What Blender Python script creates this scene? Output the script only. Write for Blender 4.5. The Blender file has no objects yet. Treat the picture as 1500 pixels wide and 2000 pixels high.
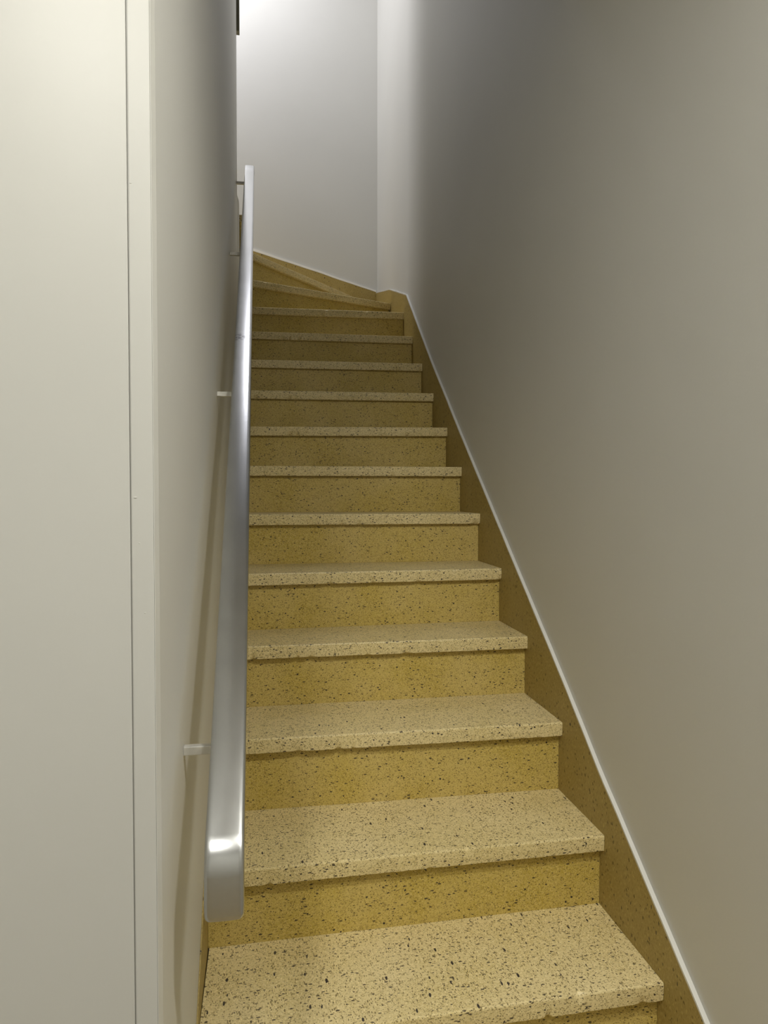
import bpy, bmesh, math, random
from mathutils import Vector, Matrix, noise

# ------------------------------------------------------------------ camera
S = bpy.context.scene
YAW, PITCH, ROLL, FPX = -0.170419, -0.0285794, 0.000971511, 1329.987
CAM = Vector((0.263984, 0.0, 0.973044))
fwd = Vector((-math.sin(YAW) * math.cos(PITCH), math.cos(YAW) * math.cos(PITCH), math.sin(PITCH)))
rt = fwd.cross(Vector((0, 0, 1))).normalized()
up = rt.cross(fwd)
rt, up = rt * math.cos(ROLL) + up * math.sin(ROLL), up * math.cos(ROLL) - rt * math.sin(ROLL)
cd = bpy.data.cameras.new('camera')
cam = bpy.data.objects.new('camera', cd)
S.collection.objects.link(cam)
cd.sensor_fit = 'VERTICAL'
cd.sensor_height = 36
cd.sensor_width = 27
cd.lens = FPX / 2000 * 36
cd.clip_start = 0.02
m = Matrix.Identity(4)
for i in range(3):
    m[i][0], m[i][1], m[i][2], m[i][3] = rt[i], up[i], -fwd[i], CAM[i]
cam.matrix_world = m
S.camera = cam

# ------------------------------------------------------------------ light
w = bpy.data.worlds.new('world')
S.world = w
w.use_nodes = True
w.node_tree.nodes['Background'].inputs[0].default_value = (1, 0.97, 0.9, 1)
w.node_tree.nodes['Background'].inputs[1].default_value = 0.03
S.view_settings.view_transform = 'Standard'
S.view_settings.look = 'None'
S.view_settings.exposure = 0.06
S.view_settings.gamma = 1.0
S.view_settings.use_curve_mapping = False


def lamp(name, loc, power, col, size):
    l = bpy.data.lights.new(name, 'POINT')
    l.energy = power
    l.color = col
    l.shadow_soft_size = size
    o = bpy.data.objects.new(name, l)
    o.location = loc
    S.collection.objects.link(o)
    return o


def panel(name, loc, power, col, sx, sy):
    l = bpy.data.lights.new(name, 'AREA')
    l.shape = 'RECTANGLE'
    l.size, l.size_y = sx, sy
    l.energy = power
    l.color = col
    o = bpy.data.objects.new(name, l)
    o.location = loc
    S.collection.objects.link(o)
    return o


WARM = (1.0, 0.975, 0.90)
panel('hall_ceiling_light', (0.93, 0.10, 2.28), 24, WARM, 0.20, 0.12)
panel('hall_ceiling_light', (-0.20, -0.38, 2.28), 23, WARM, 0.20, 0.20)
panel('landing_light', (-0.45, 4.12, 5.25), 50, (0.95, 0.945, 1.0), 0.30, 0.30)
panel('stairwell_light', (0.40, 3.95, 5.25), 8, (0.95, 0.945, 1.0), 0.20, 0.20)


# ------------------------------------------------------------------ materials
def new_mat(name):
    mt = bpy.data.materials.new(name)
    mt.use_nodes = True
    nt = mt.node_tree
    return mt, nt, nt.nodes['Principled BSDF']


def N(nt, typ, **kw):
    n = nt.nodes.new(typ)
    for k, v in kw.items():
        if k.startswith('i_'):
            n.inputs[k[2:].replace('_', ' ')].default_value = v
        else:
            setattr(n, k, v)
    return n


def mix(nt, fac, a, b, blend='MIX'):
    n = nt.nodes.new('ShaderNodeMix')
    n.data_type = 'RGBA'
    n.blend_type = blend
    if hasattr(fac, 'links') or hasattr(fac, 'is_linked'):
        nt.links.new(fac, n.inputs[0])
    else:
        n.inputs[0].default_value = fac
    for s, i in ((a, 6), (b, 7)):
        if hasattr(s, 'is_linked'):
            nt.links.new(s, n.inputs[i])
        else:
            n.inputs[i].default_value = tuple(s) + (1,)
    return n.outputs[2]


def math_n(nt, op, a, b=None, clamp=False):
    n = nt.nodes.new('ShaderNodeMath')
    n.operation = op
    n.use_clamp = clamp
    for s, i in ((a, 0), (b, 1)):
        if s is None:
            continue
        if hasattr(s, 'is_linked'):
            nt.links.new(s, n.inputs[i])
        else:
            n.inputs[i].default_value = s
    return n.outputs[0]


def ramp(nt, src, lo, hi, a=0.0, b=1.0):
    n = nt.nodes.new('ShaderNodeMapRange')
    nt.links.new(src, n.inputs[0])
    n.inputs[1].default_value = lo
    n.inputs[2].default_value = hi
    n.inputs[3].default_value = a
    n.inputs[4].default_value = b
    return n.outputs[0]


def coords(nt, scale=(1, 1, 1), rot=(0, 0, 0)):
    tc = nt.nodes.new('ShaderNodeTexCoord')
    mp = nt.nodes.new('ShaderNodeMapping')
    mp.inputs['Scale'].default_value = scale
    mp.inputs['Rotation'].default_value = rot
    nt.links.new(tc.outputs['Object'], mp.inputs['Vector'])
    return mp.outputs[0]


def paint(name, col, rough=0.55, bump=0.06, seed=0.0):
    mt, nt, b = new_mat(name)
    v = coords(nt)
    big = N(nt, 'ShaderNodeTexNoise', i_Scale=1.7 + seed, i_Detail=2.0)
    fine = N(nt, 'ShaderNodeTexNoise', i_Scale=240.0, i_Detail=3.0)
    mid = N(nt, 'ShaderNodeTexNoise', i_Scale=9.0, i_Detail=4.0)
    for n in (big, fine, mid):
        nt.links.new(v, n.inputs['Vector'])
    f = ramp(nt, big.outputs[0], 0.3, 0.7)
    c = mix(nt, f, [x * 0.975 for x in col], [min(1, x * 1.02) for x in col])
    nt.links.new(c, b.inputs['Base Color'])
    b.inputs['Roughness'].default_value = rough
    h = math_n(nt, 'ADD', math_n(nt, 'MULTIPLY', fine.outputs[0], 0.25), math_n(nt, 'MULTIPLY', mid.outputs[0], 2.0))
    bp = N(nt, 'ShaderNodeBump', i_Strength=bump, i_Distance=0.004)
    nt.links.new(h, bp.inputs['Height'])
    nt.links.new(bp.outputs[0], b.inputs['Normal'])
    return mt


def specks(nt, vec, scale, prob, size, seed):
    """mask of small chips: random voronoi cells near their centres"""
    mp = nt.nodes.new('ShaderNodeVectorMath')
    mp.operation = 'ADD'
    mp.inputs[1].default_value = (seed, seed * 1.7, seed * 0.6)
    nt.links.new(vec, mp.inputs[0])
    vo = N(nt, 'ShaderNodeTexVoronoi', i_Scale=scale, i_Randomness=1.0)
    nt.links.new(mp.outputs[0], vo.inputs['Vector'])
    sep = nt.nodes.new('ShaderNodeSeparateColor')
    nt.links.new(vo.outputs['Color'], sep.inputs[0])
    on = math_n(nt, 'LESS_THAN', sep.outputs[0], prob)
    rad = math_n(nt, 'MULTIPLY', ramp(nt, sep.outputs[1], 0, 1, 0.55, 1.0), size)
    near = math_n(nt, 'LESS_THAN', vo.outputs['Distance'], rad)
    return math_n(nt, 'MULTIPLY', on, near), sep.outputs[2]


def terrazzo(name, base, pale, worn, dens=1.0, rough=0.42, stretch=(1, 1, 1)):
    mt, nt, b = new_mat(name)
    v0 = coords(nt, stretch)
    nz = N(nt, 'ShaderNodeTexNoise', i_Scale=420.0, i_Detail=2.0)
    nt.links.new(v0, nz.inputs['Vector'])
    off = nt.nodes.new('ShaderNodeVectorMath')
    off.operation = 'MULTIPLY_ADD'
    nt.links.new(nz.outputs['Color'], off.inputs[0])
    off.inputs[1].default_value = (0.0032, 0.0032, 0.0032)
    nt.links.new(v0, off.inputs[2])
    v = off.outputs[0]
    cloud = N(nt, 'ShaderNodeTexNoise', i_Scale=5.0, i_Detail=5.0, i_Roughness=0.62)
    grain = N(nt, 'ShaderNodeTexNoise', i_Scale=330.0, i_Detail=3.0, i_Roughness=0.7)
    nt.links.new(v0, cloud.inputs['Vector'])
    nt.links.new(v0, grain.inputs['Vector'])
    c = mix(nt, ramp(nt, cloud.outputs[0], 0.38, 0.66), base, worn)
    c = mix(nt, ramp(nt, grain.outputs[0], 0.42, 0.68), c, pale)
    def skew(rx, ry, rz, sc):
        m_ = nt.nodes.new('ShaderNodeMapping')
        m_.vector_type = 'POINT'
        m_.inputs['Rotation'].default_value = (rx, ry, rz)
        m_.inputs['Scale'].default_value = sc
        nt.links.new(v, m_.inputs['Vector'])
        return m_.outputs[0]
    va, vb = skew(0.3, 0.5, 0.6, (0.5, 1.25, 1.25)), skew(-0.5, 0.3, -0.8, (1.25, 0.5, 1.25))
    m1, r1 = specks(nt, va, 400.0, 0.45 * dens, 0.52, 3.1)     # small brown chips
    c = mix(nt, math_n(nt, 'MULTIPLY', m1, 0.62), c, (0.17, 0.115, 0.03))
    m4, r4 = specks(nt, vb, 330.0, 0.25, 0.50, 9.3)            # pale chips
    c = mix(nt, math_n(nt, 'MULTIPLY', m4, 0.5), c, [min(1, x * 1.22) for x in pale])
    m5, r5 = specks(nt, vb, 270.0, 0.30 * dens, 0.48, 7.7)     # mid brown chips
    c = mix(nt, math_n(nt, 'MULTIPLY', m5, 0.78), c, (0.095, 0.062, 0.014))
    m2, r2 = specks(nt, va, 190.0, 0.17 * dens, 0.42, 1.3)     # dark chips
    c = mix(nt, math_n(nt, 'MULTIPLY', m2, 0.92), c, (0.030, 0.021, 0.018))
    m3, r3 = specks(nt, vb, 105.0, 0.05 * dens * dens, 0.36, 5.7)      # the few large black ones
    c = mix(nt, math_n(nt, 'MULTIPLY', m3, 0.96), c, (0.016, 0.012, 0.018))
    nt.links.new(c, b.inputs['Base Color'])
    b.inputs['Roughness'].default_value = rough
    b.inputs['Specular IOR Level'].default_value = 0.35
    bp = N(nt, 'ShaderNodeBump', i_Strength=0.12, i_Distance=0.002)
    nt.links.new(grain.outputs[0], bp.inputs['Height'])
    nt.links.new(bp.outputs[0], b.inputs['Normal'])
    return mt


WALL = paint('wall_paint', (0.60, 0.597, 0.562), 0.5, 0.10)
FRONT = paint('front_panel_paint', (0.50, 0.50, 0.472), 0.42, 0.03, 0.4)
CEIL = paint('ceiling_paint', (0.66, 0.65, 0.61), 0.7, 0.08)
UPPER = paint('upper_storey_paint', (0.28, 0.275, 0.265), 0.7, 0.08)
WHITE = paint('white_line_paint', (0.86, 0.855, 0.82), 0.4, 0.03)
BEAD = paint('white_bead_paint', (0.66, 0.655, 0.61), 0.4, 0.03)
DARK = paint('dark_olive_paint', (0.15, 0.145, 0.095), 0.45, 0.02)
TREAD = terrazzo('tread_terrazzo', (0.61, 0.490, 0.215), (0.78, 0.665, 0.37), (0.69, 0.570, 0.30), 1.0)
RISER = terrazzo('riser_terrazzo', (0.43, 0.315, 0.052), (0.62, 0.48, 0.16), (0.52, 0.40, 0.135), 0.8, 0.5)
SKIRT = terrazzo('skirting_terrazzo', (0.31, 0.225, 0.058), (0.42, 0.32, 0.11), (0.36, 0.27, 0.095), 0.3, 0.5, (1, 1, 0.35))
FLOOR = terrazzo('floor_terrazzo', (0.30, 0.225, 0.11), (0.40, 0.32, 0.18), (0.35, 0.27, 0.14), 1.0)

# brushed aluminium with a scuff and a painted-in dark reflection
ALU, nt, b = new_mat('brushed_aluminium')
b.inputs['Metallic'].default_value = 1.0
v = coords(nt, (1, 1, 1), (0, 0, 0))
vs = coords(nt, (420, 3, 3), (0, 0, 0))
n1 = N(nt, 'ShaderNodeTexNoise', i_Scale=1.0, i_Detail=3.0)
n2 = N(nt, 'ShaderNodeTexNoise', i_Scale=14.0, i_Detail=4.0)
nt.links.new(vs, n1.inputs['Vector'])
nt.links.new(v, n2.inputs['Vector'])
c = mix(nt, ramp(nt, n2.outputs[0], 0.35, 0.7), (0.56, 0.57, 0.58), (0.60, 0.61, 0.62))
# dark scuff by the joint
tc = nt.nodes.new('ShaderNodeTexCoord')
vd = nt.nodes.new('ShaderNodeVectorMath')
vd.operation = 'DISTANCE'
vd.inputs[1].default_value = (0.181 - 0.1385, 2.125 - 1.0, 1.443 - 0.6)
vd_refl = nt.nodes.new('ShaderNodeVectorMath')
vd_refl.operation = 'DISTANCE'
vd_refl.inputs[1].default_value = (0.0765, -0.155, -0.153)
nt.links.new(tc.outputs['Object'], vd.inputs[0])
nt.links.new(tc.outputs['Object'], vd_refl.inputs[0])
n3 = N(nt, 'ShaderNodeTexNoise', i_Scale=120.0, i_Detail=3.0)
nt.links.new(v, n3.inputs['Vector'])
sc = math_n(nt, 'MULTIPLY', ramp(nt, vd.outputs['Value'], 0.035, 0.008), ramp(nt, n3.outputs[0], 0.42, 0.6), True)
c = mix(nt, math_n(nt, 'MULTIPLY', sc, 0.75), c, (0.16, 0.16, 0.17))
refl = math_n(nt, 'MULTIPLY', ramp(nt, vd_refl.outputs['Value'], 0.024, 0.010), ramp(nt, n2.outputs[0], 0.25, 0.55), True)  # dark reflection at the lower rail end, painted into the colour
c = mix(nt, math_n(nt, 'MULTIPLY', refl, 0.45), c, (0.20, 0.21, 0.23))
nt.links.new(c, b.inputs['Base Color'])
r = math_n(nt, 'ADD', ramp(nt, n1.outputs[0], 0.3, 0.7, 0.245, 0.25), ramp(nt, n2.outputs[0], 0.35, 0.75, 0.0, 0.012))
nt.links.new(r, b.inputs['Roughness'])
BRK, nt, b = new_mat('bracket_metal')
b.inputs['Metallic'].default_value = 0.6
n2 = N(nt, 'ShaderNodeTexNoise', i_Scale=60.0, i_Detail=3.0)
nt.links.new(coords(nt), n2.inputs['Vector'])
nt.links.new(mix(nt, ramp(nt, n2.outputs[0], 0.4, 0.6), (0.66, 0.65, 0.61), (0.80, 0.79, 0.75)), b.inputs['Base Color'])
b.inputs['Roughness'].default_value = 0.4


# ------------------------------------------------------------------ helpers
def link(name, bm, mat, parent=None, smooth=False):
    bmesh.ops.recalc_face_normals(bm, faces=bm.faces)
    me = bpy.data.meshes.new(name)
    bm.to_mesh(me)
    bm.free()
    mats = mat if isinstance(mat, (list, tuple)) else [mat]
    for q in mats:
        me.materials.append(q)
    if smooth:
        for p in me.polygons:
            p.use_smooth = True
    o = bpy.data.objects.new(name, me)
    S.collection.objects.link(o)
    if parent:
        o.parent = parent
    return o


def struct(name, bm, mat, label=None, cat=None):
    o = link(name, bm, mat)
    o['kind'] = 'structure'
    if label:
        o['label'] = label
        o['category'] = cat
    return o


def box(bm, x0, x1, y0, y1, z0, z1):
    prism(bm, [(x0, y0), (x1, y0), (x1, y1), (x0, y1)], z0, z1)


def prism(bm, poly, z0, z1):
    """poly in XY; z0/z1 numbers or functions of (x, y)"""
    f0 = z0 if callable(z0) else (lambda x, y: z0)
    f1 = z1 if callable(z1) else (lambda x, y: z1)
    lo = [bm.verts.new((x, y, f0(x, y))) for x, y in poly]
    hi = [bm.verts.new((x, y, f1(x, y))) for x, y in poly]
    n = len(poly)
    bm.faces.new(lo[::-1])
    bm.faces.new(hi)
    for i in range(n):
        bm.faces.new((lo[i], lo[(i + 1) % n], hi[(i + 1) % n], hi[i]))


def bevel_all(bm, w, seg=2, only=None):
    es = [e for e in bm.edges if (only is None or only(e))]
    bmesh.ops.bevel(bm, geom=es, offset=w, segments=seg, affect='EDGES', profile=0.6)


def XL(y):                      # face of the left stair wall (slightly out of parallel)
    return 0.1385 - 0.0098 * (y - 1.0)


SKL = 0.0015                    # left skirting stands this proud
XW = 1.0365                     # face of the right skirting
XR = 1.0460                     # face of the right wall
YB = 4.840                      # back wall
YC = 0.824                      # wall that faces the hall
YE = 3.850                      # end of the left stair wall
H, G, Y1 = 0.18, 0.238456, 1.210230
FLOORZ = -0.54
CEILZ = 2.30
SOFY = 1.72

# ------------------------------------------------------------------ setting
bm = bmesh.new(); box(bm, -1.7, 1.35, -1.75, 0.75, FLOORZ - 0.12, FLOORZ)
struct('floor', bm, FLOOR, 'speckled terrazzo hall floor below the stairs', 'floor')
bm = bmesh.new(); prism(bm, [(0.0, YC), (XL(YC) - 0.0036, YC), (XL(YC) - 0.0036, YC - 0.0125), (XL(YC) - 0.0030, YC - 0.0125), (XL(YC) - 0.0017, YC - 0.0070), (XL(YC), YC + 0.001), (XL(YE), YE), (0.0, YE)], FLOORZ - 0.1, 5.3)
struct('wall_left', bm, WALL, 'grey painted wall on the left of the stairs carrying the handrail', 'wall')
bm = bmesh.new(); box(bm, XR, XR + 0.15, -1.6, YB + 0.15, FLOORZ - 0.1, 5.3)
struct('wall_right', bm, WALL, 'tall plain grey wall along the right side of the stairs', 'wall')
bm = bmesh.new(); box(bm, -1.1, XR, YB, YB + 0.15, 1.9, 5.3)
struct('wall_back', bm, WALL, 'brightly lit pale wall behind the top of the stairs', 'wall')
# the panelled wall that faces the hall; a narrow strip is set apart by a joint
XG = 0.1106
bm = bmesh.new(); box(bm, -1.7, XG, YC - 0.012, YC - 0.0005, FLOORZ, CEILZ)
bevel_all(bm, 0.0008, 1)
box(bm, -1.7, -0.001, YC + 0.0, YC + 0.1, FLOORZ, CEILZ)
box(bm, XG - 0.003, XG + 0.004, YC - 0.0095, YC - 0.0002, FLOORZ, CEILZ)
struct('wall_front', bm, FRONT, 'cream painted flat panel at the left edge, facing the viewer', 'wall')
bm = bmesh.new()
box(bm, XG + 0.0016, XL(YC) - 0.0038, YC - 0.0125, YC - 0.0005, FLOORZ, CEILZ)
bevel_all(bm, 0.0010, 2)
random.seed(4)
for (z, dx, s) in ((0.967, 0.006, 0.0012), (0.915, 0.010, 0.0007), (0.835, 0.0155, 0.0008), (1.32, 0.004, 0.0008)):
    r_ = bmesh.ops.create_icosphere(bm, subdivisions=2, radius=s)
    bmesh.ops.scale(bm, verts=r_['verts'], vec=(1.6, 0.5, 0.8))
    bmesh.ops.translate(bm, verts=r_['verts'], vec=(XG + dx, YC - 0.0125, z))
struct('trim_1', bm, FRONT, 'narrow cream upright strip beside the joint on the left wall corner', 'trim')
# shell of the hall and of the upper flight (outside the frame)
bm = bmesh.new(); box(bm, -1.85, -1.7, -1.75, YC + 0.1, FLOORZ - 0.1, CEILZ)
struct('wall_hall_left', bm, WALL)
bm = bmesh.new(); box(bm, -1.85, XR + 0.15, -1.75, -1.6, FLOORZ - 0.1, CEILZ)
struct('wall_hall_rear', bm, WALL)
bm = bmesh.new(); box(bm, -1.85, XR, -1.75, SOFY, CEILZ, CEILZ + 0.25)
struct('ceiling', bm, CEIL)
bm = bmesh.new(); box(bm, -1.1, XR, SOFY - 0.12, SOFY, CEILZ + 0.25, 5.3)
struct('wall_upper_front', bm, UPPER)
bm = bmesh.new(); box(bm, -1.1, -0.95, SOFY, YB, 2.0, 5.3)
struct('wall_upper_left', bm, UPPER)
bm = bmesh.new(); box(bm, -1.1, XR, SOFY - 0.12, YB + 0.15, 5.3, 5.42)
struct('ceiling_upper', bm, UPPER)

# lower plinth of the wall end and the dark strip above it
bm = bmesh.new()
prism(bm, [(0.02, YE + 0.0005), (XL(YE) + 0.0005, YE + 0.0005), (XL(YE) + 0.0085, YE + 0.018), (XL(YE) + 0.0085, YE + 0.07), (0.02, YE + 0.07)],
      lambda x, y: 1.99, lambda x, y: 2.575 + (0.02 if x < 0.112 else 0))
struct('trim_2', bm, WALL, 'painted plinth projecting from the foot of the left wall end at the stair turn', 'trim')
bm = bmesh.new(); box(bm, 0.06, 0.1265, YE + 0.01, YE + 0.05, 3.485, 5.29)
bevel_all(bm, 0.004, 3)
struct('trim_3', bm, DARK, 'dark olive upright edge strip at the top of the left wall end', 'trim')

# ------------------------------------------------------------------ skirtings
RT = [(0.62, -0.336), (1.086, 0.017), (1.348, 0.208), (1.5, 0.320), (1.663, 0.449), (2.671, 1.205), (3.20, 1.612),
      (3.769, 2.076), (4.305, 2.262), (YB, 2.394)]


def lerp(tab, t):
    for (a, b_) in zip(tab, tab[1:]):
        if t <= b_[0]:
            k = (t - a[0]) / (b_[0] - a[0])
            return a[1] + k * (b_[1] - a[1])
    return tab[-1][1]


def strip(bm, pts, xa, xb, z_lo, z_hi):
    """band along Y between xa(y) and xb(y), z_lo(y)..z_hi(y)"""
    rows = []
    for y in pts:
        rows.append([bm.verts.new(p) for p in ((xa(y), y, z_lo(y)), (xb(y), y, z_lo(y)), (xb(y), y, z_hi(y)), (xa(y), y, z_hi(y)))])
    for a, b_ in zip(rows, rows[1:]):
        for i in range(4):
            bm.faces.new((a[i], a[(i + 1) % 4], b_[(i + 1) % 4], b_[i]))
    bm.faces.new(rows[0][::-1])
    bm.faces.new(rows[-1])


def wob(y, k, amp):
    return amp * noise.noise(Vector((y * 7.0, k, 0)))


ys = sorted([p[0] for p in RT] + [0.62 + i * 0.03 for i in range(1, 140) if 0.62 + i * 0.03 < YB - 0.01])
bm = bmesh.new()
strip(bm, ys, lambda y: XW, lambda y: XR - 0.0003, lambda y: max(FLOORZ, lerp(RT, y) - 0.62), lambda y: lerp(RT, y) + wob(y, 3, 0.0025))
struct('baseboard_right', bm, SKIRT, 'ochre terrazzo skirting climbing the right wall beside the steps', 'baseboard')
bm = bmesh.new()
strip(bm, ys, lambda y: XW - 0.0004 + wob(y * 2, 8, 0.0008), lambda y: XR - 0.0002, lambda y: lerp(RT, y) + wob(y, 3, 0.0025) + 0.0002,
      lambda y: lerp(RT, y) + wob(y, 3, 0.0025) + 0.0062 + wob(y * 3, 9, 0.0012))
struct('trim_4', bm, BEAD, 'thin white painted line on top of the right skirting', 'trim')

BT = [(0.10, 2.659), (0.186, 2.635), (0.549, 2.536), (0.78, 2.470), (XR, 2.397)]


def stripx(bm, xs, ya, yb, z_lo, z_hi):
    rows = []
    for x in xs:
        rows.append([bm.verts.new(p) for p in ((x, ya, z_lo(x)), (x, yb, z_lo(x)), (x, yb, z_hi(x)), (x, ya, z_hi(x)))])
    for a, b_ in zip(rows, rows[1:]):
        for i in range(4):
            bm.faces.new((a[i], a[(i + 1) % 4], b_[(i + 1) % 4], b_[i]))
    bm.faces.new(rows[0][::-1])
    bm.faces.new(rows[-1])


xs = [0.10 + i * (XW - 0.0005 - 0.10) / 30 for i in range(31)]
bm = bmesh.new()
stripx(bm, xs, YB - 0.010, YB - 0.0003, lambda x: 2.0, lambda x: lerp(BT, x) + wob(x, 5, 0.003))
struct('baseboard_back', bm, SKIRT, 'ochre terrazzo skirting sloping along the foot of the back wall', 'baseboard')
bm = bmesh.new()
stripx(bm, xs, YB - 0.0106, YB - 0.0003, lambda x: lerp(BT, x) + wob(x, 5, 0.003) + 0.0002, lambda x: lerp(BT, x) + wob(x, 5, 0.003) + 0.012 + 0.006 * (1 - x))
struct('trim_5', bm, WHITE, 'white painted line on top of the back skirting', 'trim')

LT = lambda y: (y - Y1) * H / G + 0.012 + 0.03 * max(0, min(1, (y - 1.2) / 0.2))
bm = bmesh.new()
ysl = [0.83 + i * 0.05 for i in range(int((YE - 0.83) / 0.05))] + [YE - 0.005]
strip(bm, ysl, lambda y: XL(y) + 0.0002, lambda y: XL(y) + 0.0028, lambda y: LT(y) - 0.45, LT)
struct('baseboard_left', bm, SKIRT, 'thin ochre terrazzo skirting at the foot of the left wall beside the lowest step', 'baseboard')

# ------------------------------------------------------------------ staircase
stairs = bpy.data.objects.new('staircase', None)
stairs.location = (0.6, 0.74, FLOORZ)
S.collection.objects.link(stairs)
stairs['label'] = 'straight flight of ochre speckled terrazzo steps turning left in winders at the top'
stairs['category'] = 'staircase'
INV = Matrix.Translation(Vector((-0.6, -0.74, -FLOORZ)))


def part(name, bm, mat, label=None):
    bmesh.ops.transform(bm, matrix=INV, verts=bm.verts)
    o = link(name, bm, mat, stairs)
    if label:
        o['label'] = label
    return o


def nosing_slab(bm, a, b_, back, th, seed, k=150):
    """tread: front edge a->b (top arris, left to right), back poly points (left, right); rough worn arris"""
    a, b_ = Vector(a), Vector(b_)
    la, lb = Vector(back[0]), Vector(back[1])
    prof_n = 7
    rows = []
    rnd = random.Random(seed)
    chips = [(rnd.random(), rnd.uniform(0.005, 0.018), rnd.uniform(0.003, 0.008), rnd.random() < 0.5) for _ in range(9)]
    for i in range(k + 1):
        t = i / k
        p = a.lerp(b_, t)
        q = la.lerp(lb, t)
        d = (q - p); d.z = 0; d.normalize()
        n1 = noise.noise(Vector((t * 60, seed * 3.1, 0))) * 0.0007 + noise.noise(Vector((t * 9, seed, 4))) * 0.0012
        n2 = noise.noise(Vector((t * 70, seed * 2.3, 7))) * 0.0012
        r = 0.0035
        c_top = c_bot = 0
        for (ct, cw, cdp, istop) in chips:
            g_ = max(0, 1 - abs(t - ct) / cw) * cdp
            if istop: c_top += g_ * 0.6
            else: c_bot += g_
        u_ = Vector((0, 0, 1))
        P = [q + Vector((0, 0, -th)),
             p + d * (0.006 + c_bot) - u_ * (th + n2 * 0.3),
             p + d * (0.0015 + c_bot * .7) - u_ * (th - 0.002 + n2 - c_bot),
             p + d * (n1) - u_ * (th * 0.5),
             p + d * (n1 + c_top * .5) - u_ * (r + c_top),
             p + d * (r * 0.3 + n1 + c_top * .7) - u_ * (r * 0.3 + c_top * .6),
             p + d * (r + n1 + c_top) - u_ * (c_top * .1),
             q]
        rows.append([bm.verts.new(x) for x in P])
    m_ = len(rows[0])
    for r0, r1 in zip(rows, rows[1:]):
        for j in range(m_):
            bm.faces.new((r0[j], r0[(j + 1) % m_], r1[(j + 1) % m_], r1[j]))
    bm.faces.new(rows[0])
    bm.faces.new(rows[-1][::-1])


# measured nosing lines: right (y, z); left (x, y, z) or None
NOS = {
    -1: ((Y1 - 2 * G, -0.36), None), 0: ((Y1 - G, -0.18), None),
    1: ((1.2095, 0.0014), (0.6182, 1.2053, 0.0014)),
    2: ((1.4541, 0.1748), (0.2139, 1.4458, 0.1748)),
    3: ((1.6862, 0.3628), (0.2105, 1.6969, 0.3628)),
    4: ((1.9345, 0.5407), (0.2084, 1.9352, 0.5407)),
    5: ((2.1688, 0.7204), (0.2082, 2.1449, 0.7204)),
    6: ((2.4042, 0.8963), None),
    7: ((2.6469, 1.0761), (0.205, 2.6469, 1.0740)),
    8: ((2.8697, 1.2548), (0.205, 2.8697, 1.2450)),
    9: ((3.1201, 1.4385), (0.2, 3.1201, 1.4308)),
    10: ((3.3567, 1.6208), (0.196, 3.3567, 1.6128)),
    11: ((3.5900, 1.8084), (0.196, 3.5900, 1.8012)),
    12: ((3.8264, 1.9972), (0.195, 3.8264, 1.9890)),
}
TH, OV = 0.0385, 0.0224


def line_at(n, x):
    (yr, zr), l = NOS[n]
    if l is None:
        return (x, yr, zr)
    t = (x - XW) / (l[0] - XW)
    return (x, yr + t * (l[1] - yr), zr + t * (l[2] - zr))


xr_ = XW - 0.0006
for n in range(-1, 13):
    yc = Y1 + (n - 1) * G
    xl_ = max(XL(yc + (0.3 if n < 1 else 0)), XL(yc)) + SKL + 0.0016 if yc > YC else XL(YC) + 0.003
    A, B = line_at(n, xl_), line_at(n, xr_)
    if n < 12:
        C_, D_ = line_at(n + 1, xl_), line_at(n + 1, xr_)
        back = ((xl_, C_[1] + OV + 0.012, A[2]), (xr_, D_[1] + OV + 0.012, B[2]))
    else:
        back = ((xl_, 3.925, A[2]), (xr_, 4.275, B[2]))
    if n == -1:
        lab = None
    bm = bmesh.new()
    nosing_slab(bm, A, B, back, TH, n + 5)
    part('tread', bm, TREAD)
    # riser under the nosing
    zb = (lambda x: line_at(n - 1, x)[2]) if n > -1 else (lambda x: FLOORZ)
    bm = bmesh.new()
    v_ = []
    kx = 12
    rows = []
    for i in range(kx + 1):
        x = xl_ + (xr_ - xl_) * i / kx
        p = line_at(n, x)
        yy = p[1] + OV + 0.0012 * noise.noise(Vector((x * 4, n * 2.2, 1)))
        z0 = zb(x) + 0.0003
        z1 = p[2] - TH - 0.0006
        rows.append([bm.verts.new(q) for q in ((x, yy, z0), (x, yy + 0.03, z0), (x, yy + 0.03, z1), (x, yy, z1))])
    for r0, r1 in zip(rows, rows[1:]):
        for j in range(4):
            bm.faces.new((r0[j], r0[(j + 1) % 4], r1[(j + 1) % 4], r1[j]))
    bm.faces.new(rows[0]); bm.faces.new(rows[-1][::-1])
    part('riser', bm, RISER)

# winders: nosing lines fan out from the wall end
Z13, Z14, Z15 = 2.160, 2.340, 2.520
PIV = XL(YE) + 0.011


def winder(A, B, backpoly, z, zlow, seed, th=TH):
    """A pivot end, B wall end of the nosing; backpoly continues from B round to A"""
    bm = bmesh.new()
    a, b_ = Vector((A[0], A[1], z)), Vector((B[0], B[1], z))
    d = (b_ - a).normalized()
    nrm = Vector((-d.y, d.x, 0))
    q0, q1 = a + nrm * 0.04, b_ + nrm * 0.04
    nosing_slab(bm, a, b_, (q0, q1), th, seed, 90)
    prism(bm, [(q0.x, q0.y), (q1.x, q1.y)] + backpoly, z - th, z - 0.0002)
    part('tread', bm, TREAD)
    bm = bmesh.new()
    r0, r1 = a + nrm * OV, b_ + nrm * OV
    prism(bm, [(r0.x, r0.y), (r1.x, r1.y), (r1.x + nrm.x * .03, r1.y + nrm.y * .03), (r0.x + nrm.x * .03, r0.y + nrm.y * .03)], zlow + 0.0003, z - th - 0.0005)
    part('riser', bm, RISER)


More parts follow.
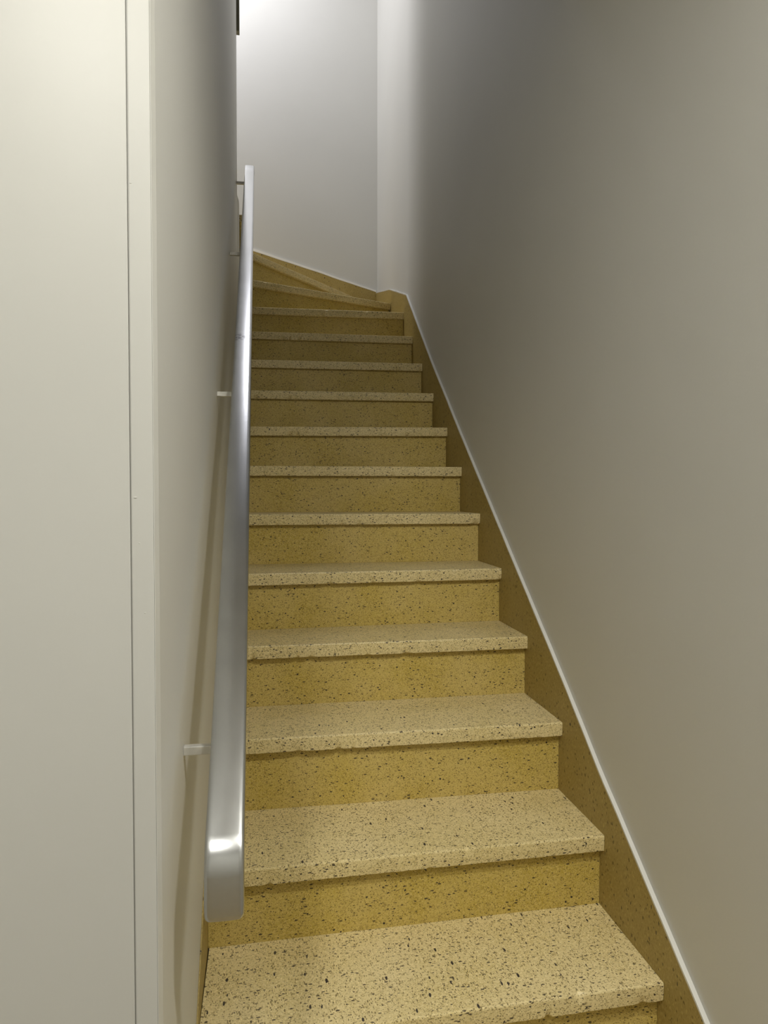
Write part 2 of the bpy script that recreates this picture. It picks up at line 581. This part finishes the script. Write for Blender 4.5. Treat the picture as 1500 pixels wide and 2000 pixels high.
winder((0.125, 3.876), (1.024 + 0.0095, 4.2405), [(xr_, 4.30), (xr_, YB - 0.012), (0.99, YB - 0.012)], Z13, 1.998, 31)
winder((0.135, 3.932), (0.880, 4.782), [(0.84, YB - 0.012), (0.15, YB - 0.012), (0.12, 4.0)], Z14, Z13, 32)
bm = bmesh.new()
prism(bm, [(0.1365, YE + 0.072), (0.150, YB - 0.012), (-0.30, YB - 0.012), (0.015, YE + 0.072)], Z15 - TH, Z15)
part('tread', bm, TREAD)
bm = bmesh.new()
prism(bm, [(0.1265, YE + 0.075), (0.136, YB - 0.012), (0.10, YB - 0.012), (0.09, YE + 0.075)], Z14 + 0.0004, Z15 - TH - 0.0005)
part('riser', bm, RISER)
for k_, z in ((0, 2.70), (1, 2.88)):
    bm = bmesh.new()
    if k_ == 0:
        prism(bm, [(0.0, YE + 0.09), (-0.28, YB - 0.012), (-0.94, YB - 0.012), (-0.02, YE + 0.05)], z - 0.18 + 0.0004, z)
    else:
        prism(bm, [(-0.03, YE + 0.045), (-0.90, YB - 0.10), (-0.94, YE), (-0.03, YE - 0.02)], z - 0.3, z)
    part('tread', bm, TREAD)

# ------------------------------------------------------------------ handrail
rail_root = bpy.data.objects.new('handrail', None)
rail_root.location = (XL(1.0), 1.0, 0.6)
S.collection.objects.link(rail_root)
rail_root['label'] = 'long brushed aluminium handrail on short brackets along the left stair wall'
rail_root['category'] = 'handrail'
RI = Matrix.Translation(Vector((-XL(1.0), -1.0, -0.6)))

RX = lambda y: XL(y) + 0.0685 - (0.0015 if y > 2 else 0)
RZ = lambda y: 0.5195 + (y - 0.8985) * H / G
# path: (point, tangent) from lower end to upper end
P0 = Vector((RX(0.905), 0.905, RZ(0.905)))
P1 = Vector((RX(3.90), 3.90, RZ(3.90)))
T = (P1 - P0).normalized()
ang = math.atan2(T.z, T.y)
path = []
# lower bend: from vertical down to the slope
Rb = 0.062
cen = P0 + Vector((0, math.sin(ang) * Rb, -math.cos(ang) * Rb))   # centre under the rail
th_end = math.radians(86) - 0
seq = []
for i in range(13):
    a_ = ang + (th_end - ang) * (i / 12)       # tangent angle from slope (ang) to near vertical
    p = cen + Vector((0, -math.sin(a_) * Rb, math.cos(a_) * Rb))
    seq.append((p, Vector((0, math.cos(a_), math.sin(a_)))))
tail = seq[-1]
down = [(tail[0] - tail[1] * s, tail[1]) for s in (0.018, 0.036, 0.048, 0.0525, 0.0545)]
path = list(reversed(down)) + list(reversed(seq))
for i in range(1, 40):
    path.append((P0.lerp(P1, i / 40), T))
cen2 = P1 + Vector((0, math.sin(ang) * 0.05, -math.cos(ang) * 0.05))
for i in range(11):
    a_ = ang - (ang + math.radians(70)) * i / 10
    path.append((cen2 + Vector((0, -math.sin(a_) * 0.05, math.cos(a_) * 0.05)), Vector((0, math.cos(a_), math.sin(a_)))))


def rail_profile(hw, t, r, crown):
    """(side, up) points of the cross-section, top at up=0"""
    pts = []
    def arc(cx, cz, a0, a1, n=5, rr=r):
        for i in range(n + 1):
            a = math.radians(a0 + (a1 - a0) * i / n)
            pts.append((cx + rr * math.cos(a), cz + rr * math.sin(a)))
    arc(-hw + r, -r, 180, 100)
    for i in range(1, 12):
        x = (-hw + r) + (2 * hw - 2 * r) * i / 12
        pts.append((x, 0))
    arc(hw - r, -r, 80, 0)
    arc(hw - 0.003, -t + 0.003, 0, -90, 3, 0.003)
    arc(-hw + 0.003, -t + 0.003, -90, -180, 3, 0.003)
    return [(x, z + crown * (1 - (x / hw) ** 2) - crown) for x, z in pts]


bm = bmesh.new()
rings = []
prof = rail_profile(0.0255, 0.014, 0.005, 0.0016)
for idx, (p, t) in enumerate(path):
    t = t.normalized()
    side = Vector((1, 0, 0))
    upv = side.cross(t).normalized()
    sc_ = 1.0
    if idx == 0: sc_ = 0.86
    elif idx == 1: sc_ = 0.95
    elif idx == 2: sc_ = 0.985
    if idx == len(path) - 1: sc_ = 0.9
    rings.append([bm.verts.new(p + side * x * sc_ + upv * (-0.007 + (z + 0.007) * sc_)) for x, z in prof])
m_ = len(prof)
for r0, r1 in zip(rings, rings[1:]):
    for j in range(m_):
        bm.faces.new((r0[j], r0[(j + 1) % m_], r1[(j + 1) % m_], r1[j]))
bm.faces.new(rings[0][::-1]); bm.faces.new(rings[-1])
bmesh.ops.transform(bm, matrix=RI, verts=bm.verts)
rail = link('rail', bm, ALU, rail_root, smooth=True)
md = rail.modifiers.new('edge', 'EDGE_SPLIT'); md.split_angle = math.radians(50)

for (yb_, dz) in ((1.062, 0.062), (1.946, 0.065), (2.840, 0.050), (3.692, 0.035)):
    zc = RZ(yb_) - dz
    bm = bmesh.new()
    box(bm, XL(yb_) + 0.0002, RX(yb_) + 0.004, yb_ - 0.0065, yb_ + 0.0065, zc - 0.0065, zc + 0.0065)
    bevel_all(bm, 0.0012, 2)
    box(bm, RX(yb_) - 0.008, RX(yb_) + 0.006, yb_ - 0.006, yb_ + 0.006, zc + 0.0, RZ(yb_) - 0.0145)
    bmesh.ops.transform(bm, matrix=RI, verts=bm.verts)
    o = link('bracket', bm, BRK, rail_root)
    o['label'] = 'short pale square bracket between wall and rail'
